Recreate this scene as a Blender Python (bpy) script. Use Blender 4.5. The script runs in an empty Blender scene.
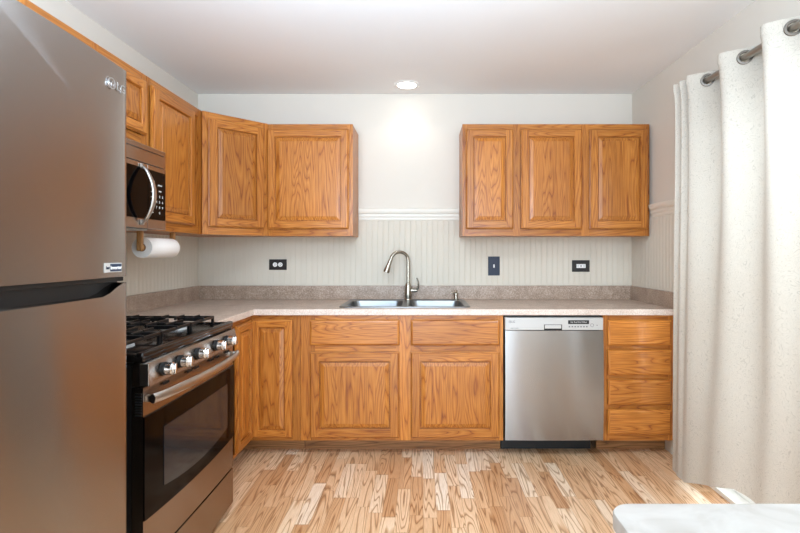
import bpy, bmesh, math, random
from mathutils import Vector, Matrix
random.seed(4)
S = bpy.context.scene
C = S.collection
PI = math.pi

# ------------------------------------------------------------------ camera, sky, lights, exposure
WL, WR, YB, YR, CZ = -1.674, 1.555, 3.6, -2.6, 2.44     # left wall, right wall, back wall, rear end, ceiling
cam = bpy.data.objects.new('camera', bpy.data.cameras.new('camera'))
C.objects.link(cam); S.camera = cam
cam.location = (0, 0, 1.258); cam.rotation_euler = (PI/2, 0, 0)
cam.data.sensor_width = 36; cam.data.lens = 36*484/800
cam.data.shift_x = -23/800; cam.data.shift_y = -13.5/800
cam.data.clip_start = .02
S.view_settings.view_transform = 'Standard'; S.view_settings.look = 'None'
S.view_settings.gamma = 1; S.view_settings.use_curve_mapping = False
S.view_settings.exposure = 0.64
W = bpy.data.worlds.new('sky'); S.world = W; W.use_nodes = True
W.node_tree.nodes['Background'].inputs[0].default_value = (.70, .85, 1, 1)
W.node_tree.nodes['Background'].inputs[1].default_value = 1.3
S.cycles.use_denoising = True
S.cycles.max_bounces = 10; S.cycles.diffuse_bounces = 6; S.cycles.transparent_max_bounces = 12
S.cycles.sample_clamp_indirect = 6
S.cycles.caustics_reflective = False; S.cycles.caustics_refractive = False

def area(name, loc, rot, sx, sy, power, col=(1, 1, 1)):
    l = bpy.data.lights.new(name, 'AREA'); l.shape = 'RECTANGLE'; l.size = sx; l.size_y = sy
    l.energy = power; l.color = col
    o = bpy.data.objects.new(name, l); C.objects.link(o); o.location = loc; o.rotation_euler = rot
    return o
# daylight outside the glass patio door on the right, and an added frontal fill at the open rear end
area('patio_daylight', (2.15, 1.75, 1.2), (0, PI/2, 0), 2.1, 1.8, 46, (.86, .94, 1))
area('rear_fill', (0.0, -2.55, 1.05), (PI/2, 0, 0), 2.6, 1.9, 98, (.74, .88, 1))
for x_, y_ in ((-.45, 1.45), (.85, 1.45)):      # added unseen spots that brighten the floor and counters
    l_ = bpy.data.lights.new('overhead_fill', 'SPOT'); l_.energy = 38; l_.spot_size = math.radians(150); l_.spot_blend = .6
    l_.shadow_soft_size = .12; l_.color = (.78, .90, 1)
    o_ = bpy.data.objects.new('overhead_fill', l_); C.objects.link(o_); o_.location = (x_, y_, CZ-.03)
area('bounce_fill', (-.30, .85, 1.80), (PI/2+math.radians(62), 0, 0), 1.2, .7, 38, (.60, .79, 1))  # added unseen area light, tilted up and forward to lift ceiling and back wall
LIGHT_X, LIGHT_Y = -.113, 3.40
sp = bpy.data.lights.new('recessed_bulb', 'SPOT'); sp.energy = 1.9; sp.spot_size = math.radians(128)
sp.spot_blend = .7; sp.shadow_soft_size = .05; sp.color = (1, .96, .9)
so = bpy.data.objects.new('recessed_bulb', sp); C.objects.link(so); so.location = (LIGHT_X, LIGHT_Y, CZ-.03)

# ------------------------------------------------------------------ node helpers, materials
def lin(h):
    r = [int(h[i:i+2], 16)/255 for i in (0, 2, 4)]
    return tuple(c/12.92 if c <= .04045 else ((c+.055)/1.055)**2.4 for c in r) + (1,)

class N:
    def __init__(s, name):
        s.m = bpy.data.materials.new(name); s.m.use_nodes = True; s.t = s.m.node_tree
        s.b = s.t.nodes['Principled BSDF']; s.out = s.t.nodes['Material Output']
    def n(s, typ, ins=None, **kw):
        d = s.t.nodes.new('ShaderNode'+typ)
        for k, v in kw.items(): setattr(d, k, v)
        for k, v in (ins or {}).items():
            if hasattr(v, 'is_output') or isinstance(v, bpy.types.NodeSocket): s.t.links.new(v, d.inputs[k])
            else: d.inputs[k].default_value = v
        return d
    def math(s, op, a, b=0.0, c=None):
        ins = {0: a, 1: b}
        if c is not None: ins[2] = c
        return s.n('Math', ins, operation=op).outputs[0]
    def ramp(s, fac, stops, interp='LINEAR'):
        d = s.n('ValToRGB', {0: fac}); cr = d.color_ramp; cr.interpolation = interp
        while len(cr.elements) < len(stops): cr.elements.new(.5)
        for e, (p, c) in zip(cr.elements, stops): e.position = p; e.color = c if len(c) == 4 else tuple(c)+(1,)
        return d.outputs[0]
    def mix(s, f, a, b, mode='MIX'):
        return s.n('Mix', {0: f, 6: a, 7: b}, data_type='RGBA', blend_type=mode).outputs[2]
    def set(s, **kw):
        names = dict(col='Base Color', rough='Roughness', metal='Metallic', spec='Specular IOR Level', normal='Normal',
                     coat='Coat Weight', coatr='Coat Roughness', aniso='Anisotropic', arot='Anisotropic Rotation', tang='Tangent')
        for k, v in kw.items():
            i = s.b.inputs[names[k]]
            if isinstance(v, bpy.types.NodeSocket): s.t.links.new(v, i)
            else: i.default_value = v
        return s.m
    def bump(s, h, strength, dist=.002):
        return s.n('Bump', {'Height': h, 'Strength': strength, 'Distance': dist}).outputs[0]

def plain(name, col, rough=.5, metal=0, **kw):
    n = N(name); return n.set(col=lin(col), rough=rough, metal=metal, **kw)

def wood(name, axis, c_dark, c_mid, c_light, rough=.36):
    n = N(name)
    tc = n.n('TexCoord').outputs['Object']; r = n.n('ObjectInfo').outputs['Random']
    off = n.n('CombineXYZ', {0: n.math('MULTIPLY', r, 37.), 1: n.math('MULTIPLY', r, 91.), 2: n.math('MULTIPLY', r, 53.)}).outputs[0]
    def stretched(cross, along):
        sc = [cross]*3; sc['xyz'.index(axis)] = along
        m = n.n('VectorMath', {0: tc, 1: tuple(sc)}, operation='MULTIPLY').outputs[0]
        return n.n('VectorMath', {0: m, 1: off}, operation='ADD').outputs[0]
    n1 = n.n('TexNoise', {'Vector': stretched(9.5, .85), 'Scale': 1., 'Detail': 1.6, 'Roughness': .4, 'Distortion': .25}).outputs[0]
    n2 = n.n('TexNoise', {'Vector': stretched(60, 4), 'Scale': 1., 'Detail': 2.}).outputs[0]
    v = n.math('ADD', n.math('MULTIPLY', n1, 22.), n.math('MULTIPLY', n2, .45))
    f = n.math('FRACT', v)
    g = n.ramp(f, [(0, c_dark), (.10, c_mid), (.45, c_light), (.90, c_mid), (1, c_dark)])
    fib = n.n('TexNoise', {'Vector': stretched(210, 6), 'Scale': 1., 'Detail': 2., 'Roughness': .6}).outputs[0]
    fr = n.ramp(fib, [(.36, (.62, .54, .46)), (.54, (1, 1, 1))])
    col = n.mix(.75, g, fr, 'MULTIPLY')
    big = n.n('TexNoise', {'Vector': stretched(2.2, .7), 'Scale': 1., 'Detail': 1.}).outputs[0]
    tone = n.ramp(big, [(.3, (.84, .80, .76)), (.7, (1.10, 1.10, 1.10))])
    col = n.mix(1., col, tone, 'MULTIPLY')
    var = n.math('MULTIPLY_ADD', r, .20, .90)
    col = n.n('HueSaturation', {'Value': var, 'Color': col}).outputs[0]
    return n.set(col=col, rough=rough, spec=.4, coat=.12, coatr=.2, normal=n.bump(fib, .25, .0006))

UD, UM, UL = lin('8F4E1C'), lin('B36E29'), lin('C38039')
WV = wood('oak_vertical_grain', 'z', UD, UM, UL)
WH = wood('oak_horizontal_grain', 'x', UD, UM, UL)
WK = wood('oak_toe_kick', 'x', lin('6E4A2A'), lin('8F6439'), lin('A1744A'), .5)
WY = wood('oak_light_bracket', 'z', lin('A87440'), lin('C79259'), lin('D6A66E'), .5)

def floor_mat():
    n = N('oak_strip_floor')
    p = n.n('TexCoord').outputs['Object']; s = n.n('SeparateXYZ', {0: p})
    x, y = s.outputs[0], s.outputs[1]
    wd, L = .066, .40
    cx = n.math('FLOOR', n.math('DIVIDE', x, wd))
    rc = n.n('TexWhiteNoise', {'W': cx}, noise_dimensions='1D').outputs[0]
    yy = n.math('ADD', n.math('DIVIDE', y, L), n.math('MULTIPLY', rc, 7.3))
    cy = n.math('FLOOR', yy)
    cell = n.n('CombineXYZ', {0: cx, 1: cy}).outputs[0]
    wn = n.n('TexWhiteNoise', {'Vector': cell}, noise_dimensions='3D'); rr = wn.outputs[0]
    rb = n.n('SeparateColor', {0: wn.outputs[1]})
    base = n.ramp(rr, [(0, lin('C99A70')), (.3, lin('DAB088')), (.6, lin('E5C09B')), (.88, lin('EFD2B2')), (1, lin('F8E9D6'))])
    off = n.n('CombineXYZ', {0: n.math('MULTIPLY', rb.outputs[0], 50), 1: n.math('MULTIPLY', rb.outputs[1], 80), 2: n.math('MULTIPLY', rr, 30)}).outputs[0]
    q = n.n('VectorMath', {0: p, 1: (15., 1.15, 1)}, operation='MULTIPLY').outputs[0]
    q = n.n('VectorMath', {0: q, 1: off}, operation='ADD').outputs[0]
    n1 = n.n('TexNoise', {'Vector': q, 'Scale': 1., 'Detail': 1.3, 'Roughness': .4, 'Distortion': .3}).outputs[0]
    f = n.math('FRACT', n.math('MULTIPLY', n1, 13.))
    g = n.ramp(f, [(0, (.36, .24, .15)), (.13, (.70, .56, .43)), (.30, (1, 1, 1)), (.88, (.95, .9, .84)), (1, (.5, .37, .26))])
    col = n.mix(.85, base, g, 'MULTIPLY')
    q2 = n.n('VectorMath', {0: p, 1: (420, 14, 1)}, operation='MULTIPLY').outputs[0]
    fib = n.n('TexNoise', {'Vector': q2, 'Scale': 1., 'Detail': 2.}).outputs[0]
    col = n.mix(.5, col, n.ramp(fib, [(.35, (.72, .64, .56)), (.6, (1, 1, 1))]), 'MULTIPLY')
    fx = n.math('FRACT', n.math('DIVIDE', x, wd)); fy = n.math('FRACT', yy)
    ex = n.math('ABSOLUTE', n.math('SUBTRACT', fx, .5)); ey = n.math('ABSOLUTE', n.math('SUBTRACT', fy, .5))
    ln = n.math('MAXIMUM', n.math('GREATER_THAN', ex, .488), n.math('GREATER_THAN', ey, .4975))
    col = n.mix(n.math('MULTIPLY', ln, .45), col, lin('7A5532'))
    return n.set(col=col, rough=.38, coat=.15, coatr=.25, normal=n.bump(ln, -.3, .0008))
FLOOR = floor_mat()

def counter_mat(name, c0, c1, c2):
    n = N(name)
    p = n.n('TexCoord').outputs['Object']
    a = n.n('TexNoise', {'Vector': p, 'Scale': 170., 'Detail': 3., 'Roughness': .7}).outputs[0]
    b = n.n('TexNoise', {'Vector': p, 'Scale': 14., 'Detail': 2.}).outputs[0]
    v = n.math('ADD', n.math('MULTIPLY', a, .8), n.math('MULTIPLY', b, .2))
    col = n.ramp(v, [(.38, lin(c0)), (.5, lin(c1)), (.62, lin(c2))])
    return n.set(col=col, rough=.38)
COUNTER = counter_mat('taupe_speckled_laminate', '9A8675', 'BDA999', 'D6C6B8')
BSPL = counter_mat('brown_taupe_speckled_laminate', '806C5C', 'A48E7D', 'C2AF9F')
EDGE = counter_mat('front_lit_laminate_edge', 'C2AFA2', 'D6C6BA', 'E4D8CE')  # lighter copy of the counter laminate, front light put into the colour

def wall_mat(name, c):
    n = N(name); p = n.n('TexCoord').outputs['Object']
    a = n.n('TexNoise', {'Vector': p, 'Scale': 260., 'Detail': 2.}).outputs[0]
    return n.set(col=lin(c), rough=.75, spec=.25, normal=n.bump(a, .08, .001))
WALL = wall_mat('warm_grey_wall_paint', 'D9D2C7'); CEIL = wall_mat('white_ceiling_paint', 'ECECEB')
BEAD = wall_mat('beadboard_paint', 'D3CBBD'); RAILM = plain('white_trim_paint', 'E0DBD0', .45)

def steel(name, c, rough, axis, amp=.05):
    n = N(name); p = n.n('TexCoord').outputs['Object']
    sc = [700.]*3; sc['xyz'.index(axis)] = 3.
    q = n.n('VectorMath', {0: p, 1: tuple(sc)}, operation='MULTIPLY').outputs[0]
    a = n.n('TexNoise', {'Vector': q, 'Scale': 1., 'Detail': 2.}).outputs[0]
    r = n.math('MULTIPLY_ADD', a, amp, rough-amp/2)
    sc2 = [4.]*3; sc2['xyz'.index(axis)] = .8
    q2 = n.n('VectorMath', {0: p, 1: tuple(sc2)}, operation='MULTIPLY').outputs[0]
    w = n.n('TexNoise', {'Vector': q2, 'Scale': 1., 'Detail': 1.}).outputs[0]
    hgt = w
    tg = n.n('Tangent', direction_type='RADIAL', axis='Z').outputs[0]
    return n.set(col=lin(c), rough=r, metal=1, normal=n.bump(hgt, .10, .01), aniso=.95, arot=.25, tang=tg)
FRSTEEL = steel('fridge_brushed_steel', 'A8A29D', .25, 'x', .015)
STEEL = steel('brushed_steel', 'BDB9B4', .30, 'x', .02)
BRSTEEL = steel('warm_brushed_steel', 'A3978E', .26, 'x', .02)
SINKST = plain('sink_steel', '8C8F92', .30, 1)
NICKEL = plain('brushed_nickel', 'A9A296', .27, 1)
CHROME = plain('polished_chrome', 'D8DADC', .1, 1)
SILVER = plain('silver_plastic', 'BEBDBB', .4, .3)
BLACKG = plain('black_glass', '040405', .08, 0, spec=.08)
ENAMEL = plain('black_enamel', '0F0C0B', .22)
IRON = plain('black_cast_iron', '08090B', .34)
BLACKP = plain('black_plastic', '0B0B0C', .45)
DKPL = plain('dark_fridge_side', '2A2A2B', .5)
WINDOWG = plain('oven_window_glass', '1E2226', .07, 0, spec=.5)
LABELN = plain('navy_sticker', '1E2F45', .4); WHITE = plain('white_print', 'F0F0EE', .5); GREYP = plain('grey_print', '55565A', .5)
BRPL = plain('dark_brown_plate', '120C09', .5); NAVYPL = plain('navy_plate', '16233A', .55)
PAPER = plain('white_paper', 'F1EFEC', .9); CARD = plain('brown_cardboard', '8A6A4C', .9)
RING = plain('pewter_ring', '807B74', .3, 1); RODM = plain('brushed_pewter', '9B9790', .33, 1)
VINYL = plain('white_vinyl', 'EFEFED', .4)
def lampm():
    n = N('lit_lens'); n.b.inputs['Emission Color'].default_value = (1, .97, .92, 1); n.b.inputs['Emission Strength'].default_value = 6
    return n.m
LENS = lampm()
def glassm():
    n = N('clear_glass'); g = n.n('BsdfGlossy', {'Roughness': .02}); t = n.n('BsdfTransparent')
    m = n.n('MixShader', {0: .08, 1: t.outputs[0], 2: g.outputs[0]}); n.t.links.new(m.outputs[0], n.out.inputs[0]); return n.m
GLASS = glassm()
def curtainm():
    n = N('ivory_damask_fabric'); p = n.n('TexCoord').outputs['Object']
    a = n.n('TexNoise', {'Vector': p, 'Scale': 19., 'Detail': 1., 'Distortion': 1.8}).outputs[0]
    f = n.math('FRACT', n.math('MULTIPLY', a, 9.))
    pat = n.ramp(f, [(0, (1, 1, 1)), (.10, (1, 1, 1)), (.2, (.56, .55, .52)), (.34, (1, 1, 1)), (1, (1, 1, 1))])
    wv = n.n('TexNoise', {'Vector': p, 'Scale': 500., 'Detail': 1.}).outputs[0]
    col = n.mix(.6, lin('CCC6BB'), pat, 'MULTIPLY')
    col = n.mix(.3, col, n.ramp(wv, [(.3, (.85, .84, .82)), (.6, (1, 1, 1))]), 'MULTIPLY')
    d = n.n('BsdfDiffuse', {'Color': col, 'Normal': n.bump(n.math('ADD', n.math('MULTIPLY', f, .3), wv), .25, .001)}); t = n.n('BsdfTranslucent', {'Color': col})
    m = n.n('MixShader', {0: .07, 1: d.outputs[0], 2: t.outputs[0]}); n.t.links.new(m.outputs[0], n.out.inputs[0]); return n.m
FABRIC = curtainm()
def marblem():
    n = N('white_marbled_top'); p = n.n('TexCoord').outputs['Object']
    a = n.n('TexNoise', {'Vector': p, 'Scale': 9., 'Detail': 4., 'Distortion': 1.2}).outputs[0]
    return n.set(col=n.ramp(a, [(.35, lin('A6A19B')), (.5, lin('AFABA6')), (.65, lin('B5B2AD'))]), rough=.35)
MARBLE = marblem()
TABLEG = plain('grey_painted_wood', 'A9ABAC', .5)
CONC = wall_mat('pale_patio_concrete', 'C9C6BF')

# ------------------------------------------------------------------ mesh helpers
class MB:
    def __init__(s): s.bm = bmesh.new()
    def face(s, pts, mi=0):
        f = s.bm.faces.new([s.bm.verts.new(p) for p in pts]); f.material_index = mi; return f
    def box(s, x0, x1, y0, y1, z0, z1, mi=0, bev=0, seg=2):
        x0, x1 = sorted((x0, x1)); y0, y1 = sorted((y0, y1)); z0, z1 = sorted((z0, z1))
        v = [s.bm.verts.new((x, y, z)) for z in (z0, z1) for y in (y0, y1) for x in (x0, x1)]
        fs = [s.bm.faces.new([v[i] for i in q]) for q in ((0, 2, 3, 1), (4, 5, 7, 6), (0, 1, 5, 4), (2, 6, 7, 3), (0, 4, 6, 2), (1, 3, 7, 5))]
        for f in fs: f.material_index = mi
        if bev:
            es = list({e for f in fs for e in f.edges})
            r = bmesh.ops.bevel(s.bm, geom=es, offset=bev, segments=seg, affect='EDGES', profile=.5)
            for f in r['faces']: f.material_index = mi
        return s
    def loops(s, loops, mi=0, closed=True, cap0=False, cap1=False):
        rings = [[s.bm.verts.new(p) for p in L] for L in loops]
        for a, b in zip(rings, rings[1:]):
            n = len(a)
            for i in range(n if closed else n-1):
                j = (i+1) % n
                try: f = s.bm.faces.new((a[i], a[j], b[j], b[i])); f.material_index = mi
                except ValueError: pass
        if cap0: s.bm.faces.new(rings[0][::-1]).material_index = mi
        if cap1: s.bm.faces.new(rings[-1]).material_index = mi
        return s
    def lathe(s, prof, o=(0, 0, 0), axis='z', n=24, mi=0, cap=True):
        o = Vector(o)
        def pt(r, h, a):
            c, d = r*math.cos(a), r*math.sin(a)
            return o + Vector({'z': (c, d, h), 'y': (d, h, c), 'x': (h, c, d)}[axis])
        return s.loops([[pt(r, h, 2*PI*i/n) for i in range(n)] for r, h in prof], mi, True, cap, cap)
    def tube(s, pts, r, n=12, mi=0):
        pts = [Vector(p) for p in pts]; R = r if isinstance(r, (list, tuple)) else [r]*len(pts)
        L = []; ref = None
        for i, p in enumerate(pts):
            t = (pts[min(i+1, len(pts)-1)]-pts[max(i-1, 0)]).normalized()
            if ref is None:
                ref = t.orthogonal().normalized()
            ref = (ref - t*ref.dot(t)).normalized(); b = t.cross(ref)
            L.append([p+(ref*math.cos(2*PI*k/n)+b*math.sin(2*PI*k/n))*R[i] for k in range(n)])
        return s.loops(L, mi, True, True, True)
    def prism(s, pts2, z0, z1, mi=0, top=None):
        a = [s.bm.verts.new((x, y, z0)) for x, y in pts2]; b = [s.bm.verts.new((x, y, z1)) for x, y in pts2]
        n = len(a)
        for i in range(n):
            s.bm.faces.new((a[i], a[(i+1) % n], b[(i+1) % n], b[i])).material_index = mi
        s.bm.faces.new(a[::-1]).material_index = mi
        s.bm.faces.new(b).material_index = mi if top is None else top
        return s
    def build(s, name, mats, parent=None, loc=(0, 0, 0), rotz=0, smooth=False, kind=None, norm=True):
        if norm: bmesh.ops.recalc_face_normals(s.bm, faces=s.bm.faces)
        me = bpy.data.meshes.new(name); s.bm.to_mesh(me); s.bm.free()
        for m in (mats if isinstance(mats, (list, tuple)) else [mats]): me.materials.append(m)
        if smooth:
            for p in me.polygons: p.use_smooth = True
            try: me.set_sharp_from_angle(angle=math.radians(38))
            except Exception: pass
        o = bpy.data.objects.new(name, me); C.objects.link(o); o.location = loc; o.rotation_euler = (0, 0, rotz)
        if parent: o.parent = parent
        if kind: o['kind'] = kind
        return o
def tag(o, label, cat, group=None):
    o['label'] = label; o['category'] = cat
    if group: o['group'] = group
    return o
def thing(name, label, cat, loc=(0, 0, 0), rotz=0, group=None):
    o = bpy.data.objects.new(name, None); C.objects.link(o); o.location = loc; o.rotation_euler = (0, 0, rotz)
    o.empty_display_size = .1
    return tag(o, label, cat, group)
def rrect(x0, x1, y0, y1, r, z, n=6):
    L = []
    for cx, cy, a0 in ((x1-r, y1-r, 0), (x0+r, y1-r, PI/2), (x0+r, y0+r, PI), (x1-r, y0+r, 1.5*PI)):
        for k in range(n+1):
            a = a0+PI/2*k/n; L.append((cx+r*math.cos(a), cy+r*math.sin(a), z))
    return L
def text(name, body, size, mat, parent, loc, rot, extrude=.0004, align='CENTER'):
    cu = bpy.data.curves.new(name, 'FONT'); cu.body = body; cu.size = size; cu.extrude = extrude; cu.align_x = align; cu.align_y = 'CENTER'
    t = bpy.data.objects.new('tmp', cu); C.objects.link(t)
    bpy.context.view_layer.update()
    me = bpy.data.meshes.new_from_object(t.evaluated_get(bpy.context.evaluated_depsgraph_get()))
    bpy.data.objects.remove(t); me.materials.clear(); me.materials.append(mat)
    o = bpy.data.objects.new(name, me); C.objects.link(o); o.location = loc; o.rotation_euler = rot; o.parent = parent
    return o

# ------------------------------------------------------------------ setting
MB().box(WL-.1, WR+.1, YR, YB+.1, -.05, 0).build('floor', FLOOR, kind='structure')
MB().box(WL-.1, WR+.1, YR, YB+.1, CZ, CZ+.1).build('ceiling', CEIL, kind='structure')
MB().box(WL-.1, WR+.1, YB, YB+.1, 0, CZ).build('wall_back', WALL, kind='structure')
MB().box(WL-.1, WL, YR, YB, 0, CZ).build('wall_left', WALL, kind='structure')
DY0, DY1, DZ = .98, 2.62, 2.04
b = MB(); b.box(WR, WR+.1, YR, DY0, 0, CZ); b.box(WR, WR+.1, DY1, YB, 0, CZ); b.box(WR, WR+.1, DY0, DY1, DZ, CZ)
b.build('wall_right', WALL, kind='structure')
# rear wall with a wide opening into the next room
b = MB(); b.box(WL, WL+.25, YR-.1, YR, 0, CZ); b.box(WR-.25, WR, YR-.1, YR, 0, CZ); b.box(WL+.25, WR-.25, YR-.1, YR, 2.25, CZ)
b.build('wall_rear', WALL, kind='structure')
MB().box(WR+.1, WR+3, -1.5, 5, -.12, -.06).build('patio_slab', CONC, kind='structure')
# sliding patio door
d = MB()
d.box(WR-.012, WR+.09, DY0, DY0+.05, 0, DZ); d.box(WR-.012, WR+.09, DY1-.05, DY1, 0, DZ)
d.box(WR-.012, WR+.09, DY0+.05, DY1-.05, DZ-.05, DZ); d.box(WR-.012, WR+.09, DY0+.05, DY1-.05, 0, .022)
door = d.build('door_1', VINYL, kind='structure')
b = MB(); m_ = (DY0+DY1)/2
for y0, y1, x in ((DY0+.05, m_+.03, WR+.03), (m_-.03, DY1-.05, WR+.06)):
    b.box(x, x+.028, y0, y0+.06, .024, DZ-.051); b.box(x, x+.028, y1-.06, y1, .024, DZ-.051)
    b.box(x, x+.028, y0+.06, y1-.06, .024, .12); b.box(x, x+.028, y0+.06, y1-.06, DZ-.12, DZ-.051)
b.build('door_sash', VINYL, door)
b = MB()
for y0, y1, x in ((DY0+.111, m_-.031, WR+.042), (m_+.031, DY1-.111, WR+.072)):
    b.box(x, x+.005, y0, y1, .121, DZ-.121)
b.build('glass', GLASS, door)
# beadboard wainscot (real grooves) between counter and chair rail
ZB0, ZB1 = 1.0165, 1.50
def beadboard(name, length, place, pitch=.0405):
    prof = []; x = 0
    while x < length:
        e = min(x+pitch, length)
        prof += [(x, .0058), (x+.0020, .0085), (x+.0075, .0085), (x+.009, .0074), (x+.0105, .0085), (e-.003, .0085)]
        x += pitch
    prof = [(min(a, length), t) for a, t in prof] + [(length, .003)]
    b = MB()
    b.loops([[place(a, t, ZB0) for a, t in prof], [place(a, t, ZB1) for a, t in prof]], closed=False)
    b.loops([[place(a, t, ZB1) for a, t in prof], [place(a, 0, ZB1) for a, t in prof]], closed=False)
    b.loops([[place(a, t, ZB0) for a, t in prof], [place(a, 0, ZB0) for a, t in prof]], closed=False)
    return b.build(name, BEAD, kind='structure')
beadboard('trim_2', WR-WL-.002, lambda a, t, z: (WL+.001+a, YB-t, z))
beadboard('trim_3', 1.24, lambda a, t, z: (WL+t, YB-.010-a, z))
beadboard('trim_4', .98, lambda a, t, z: (WR-t, YB-.010-a, z))
RP = [(0, 1.500), (.010, 1.500), (.013, 1.507), (.013, 1.520), (.018, 1.530), (.018, 1.545), (.026, 1.556), (.030, 1.572), (.030, 1.584), (.016, 1.588), (0, 1.588)]
def rail(name, a0, a1, place):
    MB().loops([[place(a, t, z) for t, z in RP] for a in (a0, a1)], cap0=True, cap1=True).build(name, RAILM, kind='structure')
rail('trim_5', -.4765, .2665, lambda a, t, z: (a, YB-t, z))
rail('trim_6', 2.64, 3.272, lambda a, t, z: (WR-t, a, z))
MB().box(WR-.013, WR, 2.63, 2.95, 0, .09, bev=.003).build('baseboard_right', RAILM, kind='structure')

# ------------------------------------------------------------------ cabinet joinery
def panel_front(name, w, h, parent, loc, rotz=0, fr=.055, raised=True, label=None):
    """a raised-panel door (or plain bevelled drawer front), face towards local -y, back at y=0"""
    b = MB(); T = .020; e = .005
    x = [0, e, fr, w-fr, w-e, w]; z = [0, e, fr, h-fr, h-e, h]
    def ring(i0, y0, i1, y1, mis=(0, 1, 0, 1)):
        A = [(i0, y0, i0), (w-i0, y0, i0), (w-i0, y0, h-i0), (i0, y0, h-i0)]
        B = [(i1, y1, i1), (w-i1, y1, i1), (w-i1, y1, h-i1), (i1, y1, h-i1)]
        for k, mi in zip(range(4), (1, 0, 1, 0)):
            j = (k+1) % 4; b.face([A[k], A[j], B[j], B[k]], mi)
    b.face([(0, 0, 0), (0, 0, h), (w, 0, h), (w, 0, 0)], 0)
    if raised:
        ring(0, 0, 0, -T+.011); ring(0, -T+.011, .0045, -T+.009); ring(.0045, -T+.009, .0055, -T+.003); ring(.0055, -T+.003, .009, -T)
        q = .009
        b.face([(q, -T, q), (fr, -T, q), (fr, -T, h-q), (q, -T, h-q)], 0)
        b.face([(w-fr, -T, q), (w-q, -T, q), (w-q, -T, h-q), (w-fr, -T, h-q)], 0)
        b.face([(fr, -T, q), (w-fr, -T, q), (w-fr, -T, fr), (fr, -T, fr)], 1)
        b.face([(fr, -T, h-fr), (w-fr, -T, h-fr), (w-fr, -T, h-q), (fr, -T, h-q)], 1)
        ring(fr, -T, fr+.003, -T+.003); ring(fr+.003, -T+.003, fr+.004, -T+.016)
    else:
        ring(0, 0, 0, -T+.009); ring(0, -T+.009, .004, -T+.004); ring(.004, -T+.004, .012, -T, )
        q = .012; b.face([(q, -T, q), (w-q, -T, q), (w-q, -T, h-q), (q, -T, h-q)], 1)
    if raised:
        g = fr+.004; b.face([(g, -T+.016, g), (w-g, -T+.016, g), (w-g, -T+.016, h-g), (g, -T+.016, h-g)], 0)
    o = b.build(name, [WV, WH], parent, loc, rotz, norm=False)
    if raised:
        b = MB(); g = fr+.0095; k = .023; y0 = -T+.0158; y1 = -T+.002
        A = [(g, y0, g), (w-g, y0, g), (w-g, y0, h-g), (g, y0, h-g)]
        g2 = g+.0005; y0_ = -T+.0095; A2 = [(g2, y0_, g2), (w-g2, y0_, g2), (w-g2, y0_, h-g2), (g2, y0_, h-g2)]
        g3 = g2+k; B = [(g3, y1+.0015, g3), (w-g3, y1+.0015, g3), (w-g3, y1+.0015, h-g3), (g3, y1+.0015, h-g3)]
        g4 = g3+.001; D = [(g4, y1, g4), (w-g4, y1, g4), (w-g4, y1, h-g4), (g4, y1, h-g4)]
        b.loops([A, A2, B, D], cap1=True)
        b.build('raised_panel', WV, o)
    return o

def body_box(w, d, h, z0=0, solid=True):
    b = MB(); t = .016
    if solid: return b.box(.001, w-.001, .0195, d, z0+.001, h-.001)
    b.box(.001, t, .0195, d, z0, h-.001); b.box(w-t, w-.001, .0195, d, z0, h-.001)
    b.box(t, w-t, .0195, d, z0, z0+t); b.box(t, w-t, d-.008, d, z0+t, h-.001)
    return b
def face_frame(w, h, stiles, rails, z0=0):
    """stiles: x ranges full height; rails: (x0,x1,za,zb)"""
    b = MB()
    for a, c in stiles: b.box(a, c, 0, .019, z0, h, 0)
    for a, c, za, zb in rails: b.box(a, c, 0.0003, .019, za, zb, 1)
    return b

ZU0, ZU1 = 1.374, 2.135; UH = ZU1-ZU0
GU = 'oak upper cabinets'; GB = 'oak base cabinets'
def upper(label, loc, rotz, w, doors, z0=ZU0, d=.2935, stiles=None, fr=.05):
    h = ZU1-z0
    r = thing('wall_cabinet', label, 'cabinet', (loc[0], loc[1], z0), rotz)
    body_box(w, d, h).build('body', WV, r)
    st = [(0, .04)] + [(.5*(doors[i][1]+doors[i+1][0])-.025, .5*(doors[i][1]+doors[i+1][0])+.025) for i in range(len(doors)-1)] + [(w-.04, w)]
    if stiles: st = stiles
    rl = [(st[i][1], st[i+1][0], 0, .045) for i in range(len(st)-1)] + [(st[i][1], st[i+1][0], h-.045, h) for i in range(len(st)-1)]
    rl += [(st[i][1], st[i+1][0], .0452, h-.0452) for i in range(0)]
    face_frame(w, h, st, rl).build('face_frame', [WV, WH], r)
    for a, c in doors:
        panel_front('door', c-a, h-.085, r, (a, -.0055, .047), fr=fr)
    return r
YF = 3.295
# back wall, right group of three doors
upper('long three-door oak wall cabinet hung to the right of the faucet', (.268, YF), 0, 1.272,
      [(.022, .344), (.396, .808), (.862, 1.256)])
# back wall, single door left
upper('square single-door oak wall cabinet left of the bare wall and recessed light', (-1.063, YF), 0, .585, [(.008, .560)])
# left wall tall
upper('tall narrow-door oak wall cabinet right of the microwave, paper towels hang beneath it', (-1.369, 2.391), PI/2, .597, [(.028, .47)])
upper('short oak wall cabinet directly above the microwave', (-1.369, 1.632), PI/2, .757, [(.03, .37), (.40, .735)], z0=1.785, fr=.045)
upper('oak wall cabinet above the refrigerator, only its top rail in view', (-1.369, .64), PI/2, .990, [(.03, .475), (.515, .96)], z0=1.83, fr=.045)
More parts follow.
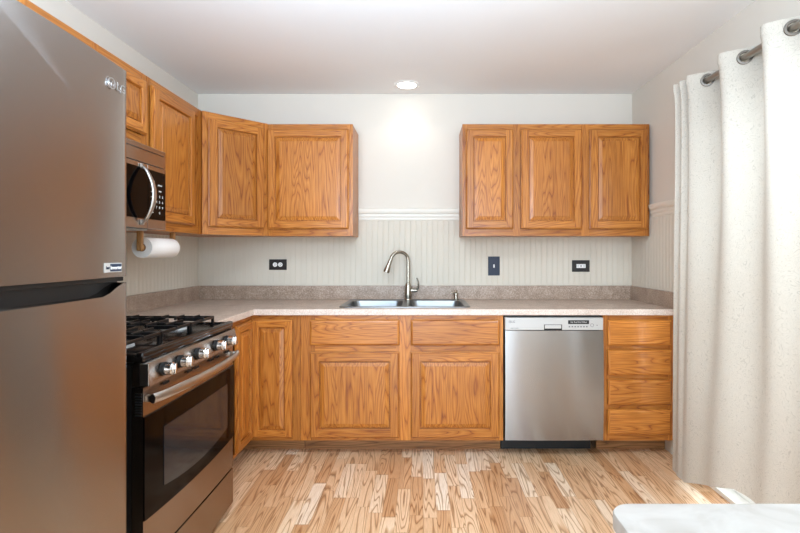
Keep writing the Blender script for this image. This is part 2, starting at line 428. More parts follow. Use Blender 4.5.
# diagonal corner wall cabinet
r = thing('corner_wall_cabinet', 'diagonal oak corner wall cabinet set between left and back walls', 'cabinet', (-1.3685, 2.9895, ZU0), PI/4)
b = MB(); c45 = math.cos(PI/4)
def loc45(X, Y):
    dx, dy = X+1.3685, Y-2.9895; return (dx*c45+dy*c45, -dx*c45+dy*c45)
pts = [loc45(-1.3625, 2.998), loc45(-1.0745, 3.286), loc45(-1.0645, 3.589), loc45(WL+.01, 3.589), loc45(WL+.01, 2.998)]
b.prism(pts, .001, UH-.001).build('body', WV, r)
wd = .4315
face_frame(wd, UH, [(.0, .04), (wd-.04, wd)], [(.04, wd-.04, 0, .045), (.04, wd-.04, UH-.045, UH)]).build('face_frame', [WV, WH], r, (0, -.012, 0))
panel_front('door', .365, UH-.085, r, (.033, -.0175, .047), fr=.05)

# base cabinets: z 0..0.874
ZC = .874; YFB = 2.99
def base_unit(label, X0, w, fronts, stiles, rails, toe_w=None):
    r = thing('base_cabinet', label, 'cabinet', (X0, YFB, 0), 0)
    body_box(w, .59, ZC, .10, solid=False).build('body', WV, r)
    face_frame(w, ZC, stiles, rails, .10).build('face_frame', [WV, WH], r)
    for nm, a, c, za, zb in fronts:
        panel_front(nm, c-a, zb-za, r, (a, -.0055, za), raised=(nm == 'door'))
    tx = toe_w or w
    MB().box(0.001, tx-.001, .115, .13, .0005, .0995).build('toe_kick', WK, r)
    return r
X0 = -.757
base_unit('wide oak sink cabinet with two doors and two false drawer fronts below the sink', X0, 1.252,
   [('drawer_front', .062, .612, .690, .846), ('drawer_front', .682, 1.228, .690, .846), ('door', .062, .612, .122, .650), ('door', .682, 1.228, .122, .650)],
   [(0, .09), (.59, .70), (1.205, 1.252)],
   [(.09, .59, .10, .135), (.09, .59, .64, .70), (.09, .59, .835, ZC), (.70, 1.205, .10, .135), (.70, 1.205, .64, .70), (.70, 1.205, .835, ZC)])
dz = [(.690, .846), (.507, .663), (.324, .480), (.141, .297)]
base_unit('oak base cabinet with four stacked drawers right of the dishwasher', 1.111, .442,
   [('drawer_front', .024, .415, a, c) for a, c in dz], [(0, .04), (.402, .442)],
   [(.04, .402, .10, .155), (.04, .402, .283, .338), (.04, .402, .466, .52), (.04, .402, .65, .704), (.04, .402, .833, ZC)])
# L-shaped corner base cabinet, local origin at the inner corner of its faces
XI, YI = -1.064, 2.99
r = thing('corner_base_cabinet', 'L-shaped oak corner base cabinet between range and sink cabinet, folding pair of doors', 'cabinet', (XI, YI, 0))
xa, xb, ya, yb = WL+.01-XI, X0-.002-XI, 2.392-YI, 3.585-YI
b = MB(); b.prism([(xa, ya), (-.0195, ya), (-.0195, .0195), (xb, .0195), (xb, yb), (xa, yb)], .10, ZC-.002).build('body', WV, r)
b = MB(); b.box(0, .016, 0.0, .019, .10, ZC, 0); b.box(.262, xb, 0, .019, .10, ZC, 0); b.box(.016, .262, 0, .019, .10, .12, 1); b.box(.016, .262, 0, .019, .835, ZC, 1)
b.build('face_frame', [WV, WH], r)
b = MB(); L = -ya; b.box(0, .30, 0, .019, .10, ZC, 0); b.box(.565, L, 0, .019, .10, ZC, 0); b.box(.30, .565, 0, .019, .10, .12, 1); b.box(.30, .565, 0, .019, .835, ZC, 1)
b.build('face_frame', [WV, WH], r, (0, ya, 0), PI/2)
panel_front('door', .250, .722, r, (.010, -.0055, .124), fr=.042)
panel_front('door', .250, .722, r, (.0055, -.272, .124), PI/2, fr=.042)
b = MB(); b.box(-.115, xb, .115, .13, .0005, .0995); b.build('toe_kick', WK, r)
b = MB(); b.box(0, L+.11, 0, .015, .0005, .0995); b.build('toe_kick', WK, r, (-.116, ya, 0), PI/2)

# ------------------------------------------------------------------ countertop with sink cut-out, backsplash
CT0, CT1 = .876, .914
SX0, SX1, SY0, SY1 = -.535, .303, 3.035, 3.555
xs = [WL+.001, -1.037, SX0+.02, SX1-.02, WR-.001]; ys = [2.392, 2.963, SY0+.02, SY1-.02, YB-.001]
def slab(cells, xs, ys, z0, z1):
    b = MB(); F = set(cells)
    for i, j in cells:
        xa, xb_, ya_, yb_ = xs[i], xs[i+1], ys[j], ys[j+1]
        b.face([(xa, ya_, z1), (xb_, ya_, z1), (xb_, yb_, z1), (xa, yb_, z1)], 0)
        b.face([(xa, ya_, z0), (xa, yb_, z0), (xb_, yb_, z0), (xb_, ya_, z0)], 1)
        for (di, dj), q in (((-1, 0), ((xa, yb_), (xa, ya_))), ((1, 0), ((xb_, ya_), (xb_, yb_))), ((0, -1), ((xa, ya_), (xb_, ya_))), ((0, 1), ((xb_, yb_), (xa, yb_)))):
            if (i+di, j+dj) not in F:
                (p0, p1) = q; ch = .004
                b.face([(*p0, z0), (*p1, z0), (*p1, z1), (*p0, z1)], 1)
    bmesh.ops.remove_doubles(b.bm, verts=b.bm.verts, dist=1e-5)
    return b
cells = [(0, 0)] + [(i, j) for i in range(4) for j in (1, 2, 3) if not (i == 2 and j == 2)]
ct = slab(cells, xs, ys, CT0, CT1).build('countertop', [COUNTER, EDGE])
tag(ct, 'L-shaped taupe speckled laminate countertop running around the back corner', 'countertop')
mod = ct.modifiers.new('edge', 'BEVEL'); mod.width = .004; mod.segments = 2; mod.limit_method = 'ANGLE'
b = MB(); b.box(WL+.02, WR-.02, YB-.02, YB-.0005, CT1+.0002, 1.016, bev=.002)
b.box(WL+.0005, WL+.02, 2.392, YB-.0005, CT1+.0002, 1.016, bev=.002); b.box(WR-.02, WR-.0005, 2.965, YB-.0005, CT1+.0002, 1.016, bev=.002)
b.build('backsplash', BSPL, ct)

# ------------------------------------------------------------------ sink
r = thing('kitchen_sink', 'stainless double-bowl sink set into the countertop below the bare wall', 'sink', (0, 0, CT1))
def basin(x0, x1, y0, y1, dep):
    return [rrect(x0+i, x1-i, y0+i, y1-i, max(.02, .055-i*.4), z, 6) for i, z in ((0, .0055), (.004, .002), (.008, -.02), (.016, -dep+.03), (.03, -dep+.008), (.06, -dep))]
B1 = (SX0+.035, -.135, SY0+.032, SY1-.095); B2 = (-.097, SX1-.035, SY0+.032, SY1-.095)
b = MB(); bm = b.bm
outer = [bm.verts.new(p) for p in rrect(SX0+.012, SX1-.012, SY0+.012, SY1-.012, .04, .0055)]
def edges(vs): return [bm.edges.new((vs[i], vs[(i+1) % len(vs)])) for i in range(len(vs))]
E = edges(outer)
for B in (B1, B2): E += edges([bm.verts.new(p) for p in rrect(*B, .055, .0055)])
bmesh.ops.triangle_fill(bm, edges=E, use_beauty=True)
b.loops([rrect(SX0+.012, SX1-.012, SY0+.012, SY1-.012, .04, .0055), rrect(SX0+.006, SX1-.006, SY0+.006, SY1-.006, .044, .0068), rrect(SX0+.001, SX1-.001, SY0+.001, SY1-.001, .048, .004), rrect(SX0, SX1, SY0, SY1, .05, .0006)])
bmesh.ops.remove_doubles(bm, verts=bm.verts, dist=1e-5)
b.build('sink_deck', SINKST, r, smooth=True)
for B in (B1, B2):
    MB().loops(basin(*B, .17), cap1=True).build('basin', SINKST, r, smooth=True)
    cx, cy = (B[0]+B[1])/2, (B[2]+B[3])/2
    MB().lathe([(.045, 0), (.045, .003), (.034, .004), (.03, .001)], (cx, cy, -.1695)).build('drain', CHROME, r, smooth=True)
# faucet
r = thing('kitchen_faucet', 'brushed nickel gooseneck pull-down faucet at the back of the sink', 'faucet', (-.108, 3.505, CT1+.0062))
MB().lathe([(.027, 0), (.027, .004), (.024, .008), (.026, .03), (.024, .095), (.019, .115), (.013, .125)], n=28).build('faucet_body', NICKEL, r, smooth=True)
pts = [(0, 0, .12), (0, 0, .20), (0, 0, .285)]
R = .060
for k in range(1, 13):
    a = PI*k/12*.93; pts.append((-R+R*math.cos(a), -.9*(R-R*math.cos(a))*.55, .285+R*math.sin(a)))
lp = Vector(pts[-1]); pv = (lp-Vector(pts[-2])).normalized(); pts.append(tuple(lp+pv*.02))
MB().tube(pts, .0122, 16).build('spout', NICKEL, r, smooth=True)
e0 = lp+pv*.015
MB().tube([e0, e0+pv*.012, e0+pv*.03, e0+pv*.075, e0+pv*.090], [.0135, .0145, .0155, .0225, .0215], 18).build('spray_head', NICKEL, r, smooth=True)
b = MB(); b.tube([(.015, 0, .066), (.055, 0, .066), (.068, 0, .066)], [.014, .014, .011], 16)
b.build('handle_hub', NICKEL, r, smooth=True)
MB().tube([(.058, 0, .066), (.070, -.004, .080), (.076, -.01, .105), (.074, -.015, .130), (.064, -.018, .158)], [.010, .009, .007, .0055, .005], 12).build('lever', NICKEL, r, smooth=True)
r = thing('soap_dispenser', 'small brushed nickel soap dispenser pump on the sink deck right corner', 'soap dispenser', (.238, 3.505, CT1+.0062))
MB().lathe([(.022, 0), (.022, .004), (.015, .008), (.013, .03), (.018, .034), (.018, .048), (.009, .052)], n=20).build('pump_body', NICKEL, r, smooth=True)
MB().tube([(.006, 0, .046), (-.012, -.005, .050), (-.034, -.012, .050), (-.040, -.014, .044)], [.0055, .006, .0055, .004], 10).build('nozzle', NICKEL, r, smooth=True)
MB().lathe([(.009, .052), (.014, .060), (.010, .068)], n=16).build('pump_cap', NICKEL, r, smooth=True)

# ------------------------------------------------------------------ dishwasher (front at y ~2.96)
DX0, DX1 = .4985, 1.1085
r = thing('dishwasher', 'stainless steel dishwasher between sink cabinet and drawer cabinet', 'dishwasher', (DX0, 2.965, 0))
w = DX1-DX0-.002
MB().box(.003, w-.003, .03, .58, .104, .868).build('tub', BLACKP, r)
MB().box(.001, w-.03, .145, .165, .001, .103).build('toe_panel', BLACKP, r)
b = MB()   # gently bowed door
prof = []
nz = 14
L0 = []
for k in range(nz+1):
    z = .112+(.783-.112)*k/nz; t = k/nz
    bow = .010*math.sin(PI*t)**.6 if 0 < t < 1 else 0
    L0.append([(.004+(w-.008)*i/16, -.004-bow-.0035*math.sin(PI*i/16), z) for i in range(17)])
b.loops(L0, closed=False)
back = [[(p[0], .03, p[2]) for p in row] for row in L0]
b.loops([L0[0], back[0]], closed=False); b.loops([L0[-1], back[-1]], closed=False)
b.loops([[q[0] for q in L0], [q[0] for q in back]], closed=False); b.loops([[q[-1] for q in L0], [q[-1] for q in back]], closed=False)
bmesh.ops.remove_doubles(b.bm, verts=b.bm.verts, dist=1e-5)
b.build('door', steel('dishwasher_steel', 'A09F9F', .25, 'z', .02), r, smooth=True)
P = MB(); P.box(.004, w-.004, -.006, .03, .786, .862, bev=.003); P.build('control_panel', SILVER, r)
def dx(px): return (px-423)*2.96/484-DX0
def dzz(py): return 1.258-(py-253)*2.96/484
hz0, hz1 = dzz(330.3), dzz(324.5); hx0, hx1 = dx(544), dx(562)
h = MB(); h.box(hx0, hx1, -.0075, -.0062, hz0, hz1, bev=.0005); hp = h.build('handle_pocket', BLACKP, r)
h = MB(); h.box(hx0+.004, hx1-.006, -.0125, -.0078, hz0+.012, hz1-.002, bev=.001); h.build('pull_lip', SILVER, hp)
h = MB(); h.box(dx(568), dx(589), -.0072, -.0062, dzz(324), dzz(320.2)); ds = h.build('display', BLACKP, r)
text('display_text', 'Auto Heavy Normal Delicate', .0085, WHITE, ds, (dx(578.5), -.0075, dzz(322)), (PI/2, 0, 0))
b = MB()
for k in range(7):
    x = dx(568.6+k*2.9); b = MB(); b.box(x, x+.009, -.0072, -.0062, dzz(327.2), dzz(326.2)); b.build('button', GREYP, r)
def ringm(R, rr_, o, axis='y', n=24):
    b = MB(); b.lathe([(R-rr_, -.0005), (R-rr_, .0005), (R, .0005), (R, -.0005), (R-rr_, -.0005)], o, axis, n, cap=False); return b
ringm(.0105, .0018, (dx(592), -.0066, dzz(325.2))).build('start_dial', GREYP, r)
MB().lathe([(.003, -.0005), (.003, .0005)], (dx(597), -.0066, dzz(325.2)), 'y', 12).build('power_button', GREYP, r)
ringm(.0075, .0016, (dx(510), -.0066, dzz(321.8))).build('brand_emblem', GREYP, r)
text('emblem_letters', 'LG', .0075, GREYP, r, (dx(510), -.0069, dzz(321.8)), (PI/2, 0, 0))
text('brand_lettering', 'LG', .018, GREYP, r, (dx(513.3), -.0066, dzz(321.8)), (PI/2, 0, 0))
text('model_lettering', 'DIRECT DRIVE', .0075, GREYP, r, (dx(514.5), -.0066, dzz(328.3)), (PI/2, 0, 0))

# ------------------------------------------------------------------ things on the back wall
def plate(label, px, py, wpx, hpx, mat, kind):
    Y = YB-.010
    x = (px-423)*Y/484; z = 1.258-(py-253)*Y/484; w = wpx*Y/484; h = hpx*Y/484
    nm = 'wall_outlet' if kind != 'switch' else 'light_switch'
    r = thing(nm, label, 'outlet' if kind != 'switch' else 'switch', (x, YB-.0087, z))
    MB().box(-w/2, w/2, -.006, 0, -h/2, h/2, bev=.0025).build('cover_plate', mat, r)
    if kind == 'duplex':
        for sx in (-.020, .019):
            b = MB(); b.lathe([(.0165, -.0085), (.0165, -.0062)], (sx, 0, 0), 'y', 20)
            o = b.build('socket', WHITE, r)
            b = MB(); b.box(sx-.006, sx+.006, -.0095, -.0087, .004, .0065); b.box(sx-.006, sx+.004, -.0095, -.0087, -.0065, -.004); b.box(sx+.008, sx+.011, -.0095, -.0087, -.0025, .0025)
            b.build('socket_slots', BLACKP, o)
    elif kind == 'rocker':
        o = MB().box(-.033, .035, -.0085, -.0062, -.0145, .0145, bev=.001).build('socket', WHITE, r)
        b = MB()
        for sx in (-.022, .022):
            b.box(sx-.005, sx+.005, -.0092, -.0087, .004, .006); b.box(sx-.005, sx+.005, -.0092, -.0087, -.006, -.004)
        b.box(-.004, .004, -.0092, -.0087, -.006, -.001); b.box(-.004, .004, -.0092, -.0087, .001, .006)
        b.build('socket_slots', GREYP, o)
    else:
        b = MB(); b.box(-.005, .005, -.007, -.0062, -.012, .012); b.box(-.0035, .0035, -.016, -.007, -.001, .009)
        b.build('toggle', WHITE, r)
    return r
plate('black double outlet on the beadboard below the square wall cabinet', 278, 264.6, 17.6, 10.6, BRPL, 'duplex')
plate('tall navy blue switch plate right of the faucet', 493.9, 266, 11.6, 19, NAVYPL, 'switch')
plate('black outlet with white rectangular center above the drawer cabinet', 580.7, 266, 17.6, 11.6, BRPL, 'rocker')

# recessed light
r = thing('recessed_light', 'lit round recessed ceiling light above the sink', 'light', (LIGHT_X, LIGHT_Y, CZ))
MB().lathe([(.060, -.001), (.068, -.006), (.090, -.004), (.094, -.0005)], n=36, cap=False).build('trim_ring', VINYL, r, smooth=True)
MB().lathe([(.0675, -.0052), (.0675, -.0015)], n=36).build('lens', LENS, r)

# ------------------------------------------------------------------ refrigerator (front faces +X); local frame: x along width, -y to the room
FW = .76; FD = WL+.03
r = thing('refrigerator', 'large stainless steel top-freezer refrigerator at the left edge', 'refrigerator', (-.848, .637, 0), PI/2)
MB().box(.004, FW-.004, .075, .80, .03, 1.765, bev=.004).build('fridge_body', DKPL, r)
def bowed_door(z0, z1, name, cut=None):
    b = MB(); nx = 24; F = []
    for z in (z0, z1): pass
    def yf(t):
        e = min(t, 1-t)*FW; rnd = .016*(1-min(1, e/.016))**2
        return -.014*(1-(2*t-1)**2) + rnd
    ts = [0, .004, .01, .02]+[i/nx for i in range(1, nx)]+[.98, .99, .996, 1]
    nz = 12
    def ztop(t): return z1 if cut is None else cut(t)
    rows = []
    for k in range(nz+1):
        rows.append([(t*FW, yf(t), z0+(ztop(t)-z0)*k/nz) for t in ts])
    b.loops(rows, closed=False)
    bk = [[(p[0], .068, p[2]) for p in rw] for rw in rows]
    b.loops(bk, closed=False)
    b.loops([rows[0], bk[0]], closed=False); b.loops([rows[-1], bk[-1]], closed=False)
    b.loops([[q[0] for q in rows], [q[0] for q in bk]], closed=False); b.loops([[q[-1] for q in rows], [q[-1] for q in bk]], closed=False)
    bmesh.ops.remove_doubles(b.bm, verts=b.bm.verts, dist=1e-5)
    return b.build(name, FRSTEEL, r, smooth=True)
fz = bowed_door(1.192, 1.777, 'freezer_door')
def cut(t):
    u = (1-t)*FW    # distance from the far edge
    def sm(a, c, v): v = max(0, min(1, (v-a)/(c-a))); return v*v*(3-2*v)
    return 1.174 - .032*sm(.02, .13, u) + .028*sm(.66, .74, u)
fd = bowed_door(.06, 1.174, 'fridge_door', cut)
MB().box(.02, FW-.008, .030, .066, 1.10, 1.190).build('handle_recess', BLACKP, r)
MB().box(.01, FW-.01, .01, .068, 1.1785, 1.1905, bev=.002).build('gasket', BLACKP, r)
MB().box(.01, FW-.01, .04, .07, .005, .055).build('kick_grille', BLACKP, r)
b = MB(); b.box(FW-.075, FW-.02, .02, .11, 1.7655, 1.790, bev=.004); b.build('hinge_cover', DKPL, r)
for sx in (.08, FW-.08):
    for sy in (.12, .74): MB().lathe([(.02, 0), (.02, .03)], (sx, sy, 0)).build('foot', BLACKP, r)
def fx(px): # px on fridge face -> local x along width
    return .8385*484/(423-px)-.635
# logo (faces local -y)
lx = fx(111.3); zl = 1.258+(253-83)*(lx+.635)/484
ringm(.0155, .003, (lx, -.0098, zl)).build('brand_emblem', CHROME, fz)
text('emblem_letters', 'LG', .017, CHROME, fz, (lx, -.0095, zl), (PI/2, 0, 0))
text('brand_lettering', 'LG', .032, CHROME, fz, (lx+.044, -.0075, zl), (PI/2, 0, 0))
s0, s1 = fx(104.3), fx(121.2)
b = MB(); b.box(s0, s1, -.0095, .004, 1.206, 1.231); st = b.build('badge', SILVER, fz)
b = MB(); b.box(s0+.022, s1-.002, -.0103, -.0096, 1.2085, 1.2285); b.build('badge_field', LABELN, st)
text('badge_lettering', 'Smart', .013, LABELN, st, (s0+.012, -.0100, 1.2185), (PI/2, 0, 0)).scale = (.5, 1, 1)
text('badge_lettering', 'Inverter', .0145, WHITE, st, ((s0+s1)/2+.010, -.0107, 1.218), (PI/2, 0, 0))

# ------------------------------------------------------------------ gas range
RX, RY0, RW = -.93, 1.613, .768
r = thing('gas_range', 'stainless steel and black gas range with five knobs beside the refrigerator', 'stove', (RX, RY0, 0), PI/2)
MB().box(.003, RW-.003, .045, .735, .03, .885).build('range_body', BLACKP, r)
for sx in (.06, RW-.06):
    for sy in (.10, .68): MB().lathe([(.018, 0), (.018, .031)], (sx, sy, 0)).build('foot', BLACKP, r)
# cooktop slab with raised lip
b = MB()
b.box(0, RW, .004, .738, .891, .912, bev=.005)
b.box(0, RW, .004, .03, .905, .924, bev=.006, seg=3); b.box(0, .02, .03, .738, .905, .920, bev=.004); b.box(RW-.02, RW, .03, .738, .905, .920, bev=.004); b.box(.02, RW-.02, .70, .738, .905, .925, bev=.004)
b.build('cooktop', ENAMEL, r, smooth=True)
# burners
for bx, by, br in ((.17, .20, .048), (.17, .53, .038), (.384, .365, .055), (.60, .20, .05), (.60, .53, .036)):
    bb = MB().lathe([(br+.012, .9125), (br+.010, .920), (br*.8, .926), (br*.8, .918)], (bx, by, 0), n=28, cap=False).build('burner', SILVER, r, smooth=True)
    MB().lathe([(br*.85, .9245), (br*.9, .930), (br*.7, .936), (.001, .937)], (bx, by, 0), n=28).build('burner_cap', IRON, bb, smooth=True)
# grates: three sections
def grate(x0, x1, fingers_only_mid):
    b = MB(); zt, zb = .955, .941; y0, y1 = .085, .675; t = .009
    b.box(x0, x0+t, y0, y1, zb, zt-.002, bev=.002, seg=1); b.box(x1-t, x1, y0, y1, zb, zt-.002, bev=.002, seg=1)
    b.box(x0, x1, y0, y0+t, zb, zt-.002, bev=.002, seg=1); b.box(x0, x1, y1-t, y1, zb, zt-.002, bev=.002, seg=1)
    ym = (y0+y1)/2
    b.box(x0, x1, ym-t/2, ym+t/2, zb, zt-.002, bev=.002, seg=1)
    cx = (x0+x1)/2
    for c in ((y0+ym)/2, (y1+ym)/2):
        for sgn in (-1, 1):
            b.box(cx-.004, cx+.004, c+sgn*.028, c+sgn*.150, zb+.002, zt+.004, bev=.002, seg=1)
            xe = x0 if sgn < 0 else x1
            b.box(cx+sgn*.028, xe, c-.004, c+.004, zb+.002, zt+.004, bev=.002, seg=1)
            for q in (-.075, .075):
                b.box(cx+sgn*.045, xe, c+q-.004, c+q+.004, zb+.002, zt+.004, bev=.002, seg=1)
    for xx in (x0+.001, x1-t+.001-.002):
        for yy in (y0, ym-.006, y1-.012):
            b.box(xx, xx+t-.001, yy, yy+.012, .9122, zb+.004)
    for yy in (y1-.022, y1-.11, y1-.20): 
        pass
    # raised back tips
    for q in (.25, .5, .75):
        xx = x0+(x1-x0)*q; b.box(xx-.005, xx+.005, y1-.045, y1+.004, zb, zt+.010, bev=.002, seg=1)
    b.build('grate', IRON, r)
grate(.026, .262, 0); grate(.266, .502, 0); grate(.506, .742, 0)
# control panel, slanted, with knobs
b = MB(); b.loops([[(x, .006, .889), (x, -.003, .886), (x, -.020, .814), (x, .04, .812), (x, .04, .889)] for x in (0, RW)], cap0=True, cap1=True)
b.build('control_panel', BRSTEEL, r)
b = MB(); b.box(-.0022, -.0003, -.016, .012, .815, .888, bev=.0005); b.build('panel_end_trim', STEEL, r)
for kx in (.097, .212, .357, .530, .645):
    ko = (kx, -.0125, .850)
    kb = MB().lathe([(.0235, .002), (.0235, -.012), (.019, -.014)], ko, 'y', 24).build('knob_collar', BLACKP, r, smooth=True)
    k = MB().lathe([(.0215, -.014), (.0215, -.034), (.019, -.037), (.010, -.038)], ko, 'y', 28); k.build('knob', CHROME, r, smooth=True)
    MB().box(kx-.006, kx+.006, -.0125-.047, -.0125-.036, .831, .869, bev=.003).build('knob_grip', CHROME, kb, smooth=True)
# oven door
def dbow(x): return -.006*(1-(2*x/RW-1)**2)
def doorpanel(z0, z1, y, name, mat, x0=0, x1=RW, th=.03, zc=0, parent=None, n=20, zt=None):
    b = MB(); xs_ = [x0+(x1-x0)*i/n for i in range(n+1)]
    lo = lambda x: z0(x) if callable(z0) else z0
    hi = lambda x: z1(x) if callable(z1) else z1
    L = [[(x, y+dbow(x), lo(x)), (x, y+dbow(x), hi(x)), (x, y+th, hi(x)), (x, y+th, lo(x))] for x in xs_]
    return b.loops(L, cap0=True, cap1=True).build(name, mat, parent or r, smooth=True)
dr = doorpanel(.212, .806, .004, 'oven_door', BRSTEEL, .002, RW-.002, .038)
gl = doorpanel(lambda x: .362-.012*(1-(2*x/RW-1)**2), lambda x: .708+.0*(x), -.0015, 'door_glass', BLACKG, .0015, RW-.0015, .004, parent=dr)
wn = doorpanel(lambda x: .455-.050*(1-(2*x/RW-1)**2)**1, .640, -.0032, 'oven_window', WINDOWG, .115, RW-.090, .0015, parent=dr)
b = MB()   # vent slots along the door top
for c in (.13, .30, .36, .50, .56, .68):
    b = MB(); b.box(c-.018, c+.018, -.004+dbow(c), .001+dbow(c), .788, .796); b.build('vent_slot', BLACKP, dr)
b = MB()
for k in range(9): b.box(-.0012, .0015, .008, .030, .712+k*.009, .717+k*.009)
b.build('side_vent', BLACKP, dr)
# bow handle
pts = []; n = 20
for i in range(n+1):
    t = i/n; x = .012+(RW-.024)*t; pts.append((x, -.022-.034*(1-(2*t-1)**2)**.8, .768))
b = MB(); L = []
for i, p in enumerate(pts):
    L.append([(p[0], p[1]+.010*math.cos(a), p[2]+.0165*math.sin(a)) for a in [2*PI*k/14 for k in range(14)]])
b.loops(L, cap0=True, cap1=True)
for x in (.012, RW-.036): b.box(x, x+.024, -.022, .004, .757, .779, bev=.003)
b.build('handle', CHROME if False else STEEL, dr, smooth=True)
doorpanel(.035, .203, .004, 'storage_drawer', BRSTEEL, .002, RW-.002, .038)

# ------------------------------------------------------------------ microwave
MX, MY0, MW = -1.27, 1.633, .756
r = thing('microwave', 'stainless over-the-range microwave with curved handle below the short cabinet', 'microwave', (MX, MY0, 1.369), PI/2)
MB().box(.003, MW-.003, .022, .395, .004, .384).build('microwave_body', DKPL, r)
b = MB(); b.box(.0, MW, 0, .021, .300, .384, bev=.003); b.build('vent_panel', BRSTEEL, r)
b = MB(); b.box(.02, MW-.02, -.0015, .001, .358, .361); b.build('vent_slots', BLACKP, r)
dw = .60
b = MB(); b.box(0, dw-.001, 0, .021, .002, .298, bev=.002); dd = b.build('door', BRSTEEL, r)
b = MB(); b.box(.006, dw-.003, -.002, .001, .046, .276); b.build('door_glass', BLACKG, dd)
b = MB(); b.box(dw+.001, MW, 0, .021, .002, .298, bev=.002); cp = b.build('control_panel', BRSTEEL, r)
b = MB(); b.box(dw+.001, MW-.006, -.002, .001, .046, .276); b.build('keypad', BLACKG, cp)
rows = ['123', '456', '789', '·0·']
for i, rw in enumerate(rows):
    for j, ch in enumerate(rw):
        if ch == '·':
            MB().box(dw+.062+j*.026, dw+.074+j*.026, -.0028, -.0021, .082-i*0+(-.0), .086).build('key_mark', WHITE, cp) if False else None
            continue
        text('keypad_digit', ch, .016, WHITE, cp, (dw+.070+j*.026, -.0026, .158-i*.026), (PI/2, 0, 0))
for i, wd_ in enumerate(('TIMER', 'COOK', 'DEFROST', 'POWER')):
    text('keypad_lettering', wd_, .009, WHITE, cp, (dw+.038 if i % 2 else dw+.10, -.0026, .184+.014*i), (PI/2, 0, 0))
b = MB()
for i in range(6):
    b = MB(); b.box(dw+.022, dw+.044, -.0028, -.0021, .078+i*.024, .0815+i*.024); b.build('key_mark', WHITE, cp)
hx = .548
L = []
for i in range(25):
    t = i/24; z = .022+.262*t; s = math.sin(PI*t)
    y = -.004-.056*s**.75; hw = .010+.005*s
    L.append([(hx+hw*math.cos(a), y+(.007)*math.sin(a), z) for a in [2*PI*k/14 for k in range(14)]])
b = MB(); b.loops(L, cap0=True, cap1=True)
b.box(hx-.011, hx+.011, -.010, -.0005, .016, .040, bev=.003); b.box(hx-.011, hx+.011, -.010, -.0005, .270, .293, bev=.003)
b.build('handle', STEEL, dd, smooth=True)
for x in (.05, .45): MB().box(x, x+.25, .06, .30, -.004, .003).build('grease_filter', SILVER, r)

# ------------------------------------------------------------------ paper towel holder + roll
r = thing('paper_towel_holder', 'wooden paper towel holder mounted under the tall wall cabinet', 'towel holder', (-1.42, 2.42, ZU0))
for yy in (0, .315):
    b = MB(); b.box(-.014, .014, yy, yy+.018, -.105, -.001, bev=.004); b.build('bracket', WY, r)
MB().lathe([(.0125, .016), (.0125, .317)], (0, 0, -.088), 'y', 16).build('dowel', WY, r)
r = thing('paper_towel_roll', 'white paper towel roll hanging under the tall wall cabinet', 'paper towels', (-1.42, 2.445, ZU0-.088))
MB().lathe([(.0200, 0), (.0520, 0), (.0530, .002), (.0530, .276), (.0520, .278), (.0200, .278), (.0200, 0)], (0, 0, 0), 'y', 40, cap=False).build('paper', PAPER, r, smooth=True)
MB().lathe([(.0165, -.001), (.0198, -.001), (.0198, .279), (.0165, .279), (.0165, -.001)], (0, 0, 0), 'y', 24, cap=False).build('core', CARD, r, smooth=True)

# ------------------------------------------------------------------ curtain, rod
RXc, RZ = 1.455, 2.142
rings_y = [2.474-.287*k for k in range(7)]
def plan(u, z):
    """u: parameter along the curtain in metres of rod (0 at the far end) -> X, Y"""
    t = max(0, (RZ-z)/RZ)
    Y = 2.665-u
    if Y > 2.56:
        ph = (2.56-Y)/.06*2*PI; X = 1.418-.026*math.sin(ph+.6)
        k = (Y-2.56)/.105
        X -= .018*k
    else:
        X = RXc-.075*math.cos(2*PI*(2.474-Y)/.287+PI/2)*1.0
        bl = min(1, (2.56-Y)/.02); 
        X = X if bl >= 1 else X*bl+(1.418-.026*math.sin(.6))*(1-bl)
    # fullness relaxes and wanders lower down
    Xm = RXc-.015
    amp = 1-.93*t**.45
    wob = .012*math.sin(Y*9.+t*2.4)*t+.010*math.sin(Y*23+1.7)*t*t
    X = Xm+(X-Xm)*amp+wob-.015*t
    Yn = Y+.135*t*max(0, (Y-2.2)/.5)**1.5+.012*t*math.sin(Y*14+z*1.1)
    return X, Yn
zs = [.012, .0135, .05, .0505]+[.05+.03*k for k in range(1, 68)]; zs = [z for z in zs if z < 2.08]
zs += [2.085+.005*k for k in range(21)]
us = [i*.004 for i in range(int(1.06/.004)+1)]
b = MB(); bm = b.bm
G = [[None]*len(us) for _ in zs]
for a, z in enumerate(zs):
    for c, u in enumerate(us):
        X, Y = plan(u, z)
        zb = min(.165, .40*max(0, 2.63-Y)); G[a][c] = bm.verts.new((X, Y, z+zb*max(0, 1-z/1.9)))
for a in range(len(zs)-1):
    for c in range(len(us)-1):
        m = (G[a][c].co+G[a+1][c+1].co)/2
        if (m.x-RXc)**2+(m.z-RZ)**2 < .0205**2: continue
        bm.faces.new((G[a][c], G[a][c+1], G[a+1][c+1], G[a+1][c]))
bmesh.ops.delete(bm, geom=[v for v in bm.verts if not v.link_faces], context='VERTS')
cur = b.build('curtain', FABRIC, smooth=True, norm=False)
tag(cur, 'ivory damask grommet curtain over the patio door on the right', 'curtain')
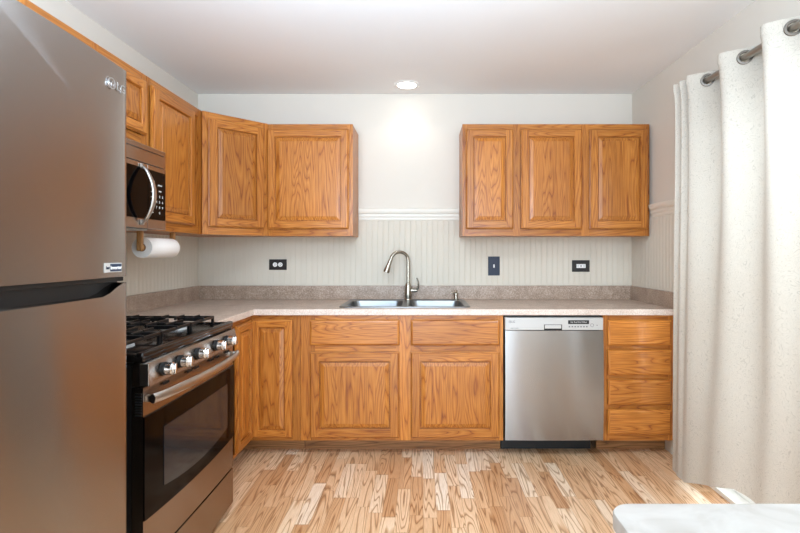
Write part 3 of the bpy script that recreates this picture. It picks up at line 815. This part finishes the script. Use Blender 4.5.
for k, y in enumerate(rings_y):
    if y < 1.63: continue
    for m, yy in enumerate((y, y-.1435)):
        if yy < 1.63: continue
        X, Y = plan(2.665-yy, RZ); X2, Y2 = plan(2.665-yy+.004, RZ)
        tdir = Vector((X2-X, Y2-Y, 0)).normalized(); nrm = Vector((tdir.y, -tdir.x, 0))
        b = MB(); R = .0265; L = []
        for i in range(28):
            a = 2*PI*i/28; c = tdir*math.cos(a)+Vector((0, 0, 1))*math.sin(a)
            L.append([Vector((X, Y, RZ))+c*(R+dr_)+nrm*dn for dr_, dn in ((-.006, -.002), (-.004, -.004), (.004, -.0035), (.0065, -.001), (.0065, .001), (.004, .0035), (-.004, .004), (-.006, .002))])
        L.append(L[0]); b.loops(L)
        bmesh.ops.remove_doubles(b.bm, verts=b.bm.verts, dist=1e-6)
        b.build('grommet', RING, cur, smooth=True)
r = thing('curtain_rod', 'round pewter curtain rod threaded through the curtain grommets', 'curtain rod', (RXc, 0, RZ))
MB().lathe([(.0155, .56), (.0155, 2.60)], (0, 0, 0), 'y', 24).build('pole', RODM, r, smooth=True)
for yy, s in ((.56, -1), (2.60, 1)):
    MB().lathe([(.0125, 0), (.017, s*.004), (.019, s*.02), (.013, s*.035), (.002, s*.04)], (0, yy, 0), 'y', 20).build('finial', RODM, r, smooth=True)
    y2 = yy-s*.028
    b = MB(); b.tube([(WR-RXc-.002, y2, 0), (.02, y2, 0), (.011, y2, 0)], .006); b.lathe([(.022, WR-RXc-.006), (.022, WR-RXc-.0005)], (0, y2, 0), 'x', 20)
    b.build('wall_bracket', RODM, r, smooth=True)

# ------------------------------------------------------------------ table corner in the foreground
r = thing('dining_table', 'white marbled tabletop with rounded corner in the lower right foreground', 'table', (.90, .585, 0))
tx0, tx1, ty0, ty1 = .372-.90, .42, -.40, .40
zt = .750
b = MB(); b.loops([rrect(tx0+i, tx1-i, ty0+i, ty1-i, .045, z, 8) for i, z in ((.004, zt-.036), (0, zt-.032), (0, zt-.005), (.0015, zt-.0015), (.005, zt))], cap0=True, cap1=True)
b.build('tabletop', MARBLE, r, smooth=True)
MB().loops([rrect(tx0+.006, tx1-.006, ty0+.006, ty1-.006, .04, z, 8) for z in (zt-.11, zt-.0365)], cap0=True, cap1=True).build('apron', TABLEG, r, smooth=True)
for sx in (tx0+.07, tx1-.07):
    for sy in (ty0+.07, ty1-.07):
        MB().lathe([(.018, 0), (.028, zt-.112)], (sx, sy, 0), n=16).build('leg', TABLEG, r, smooth=True)
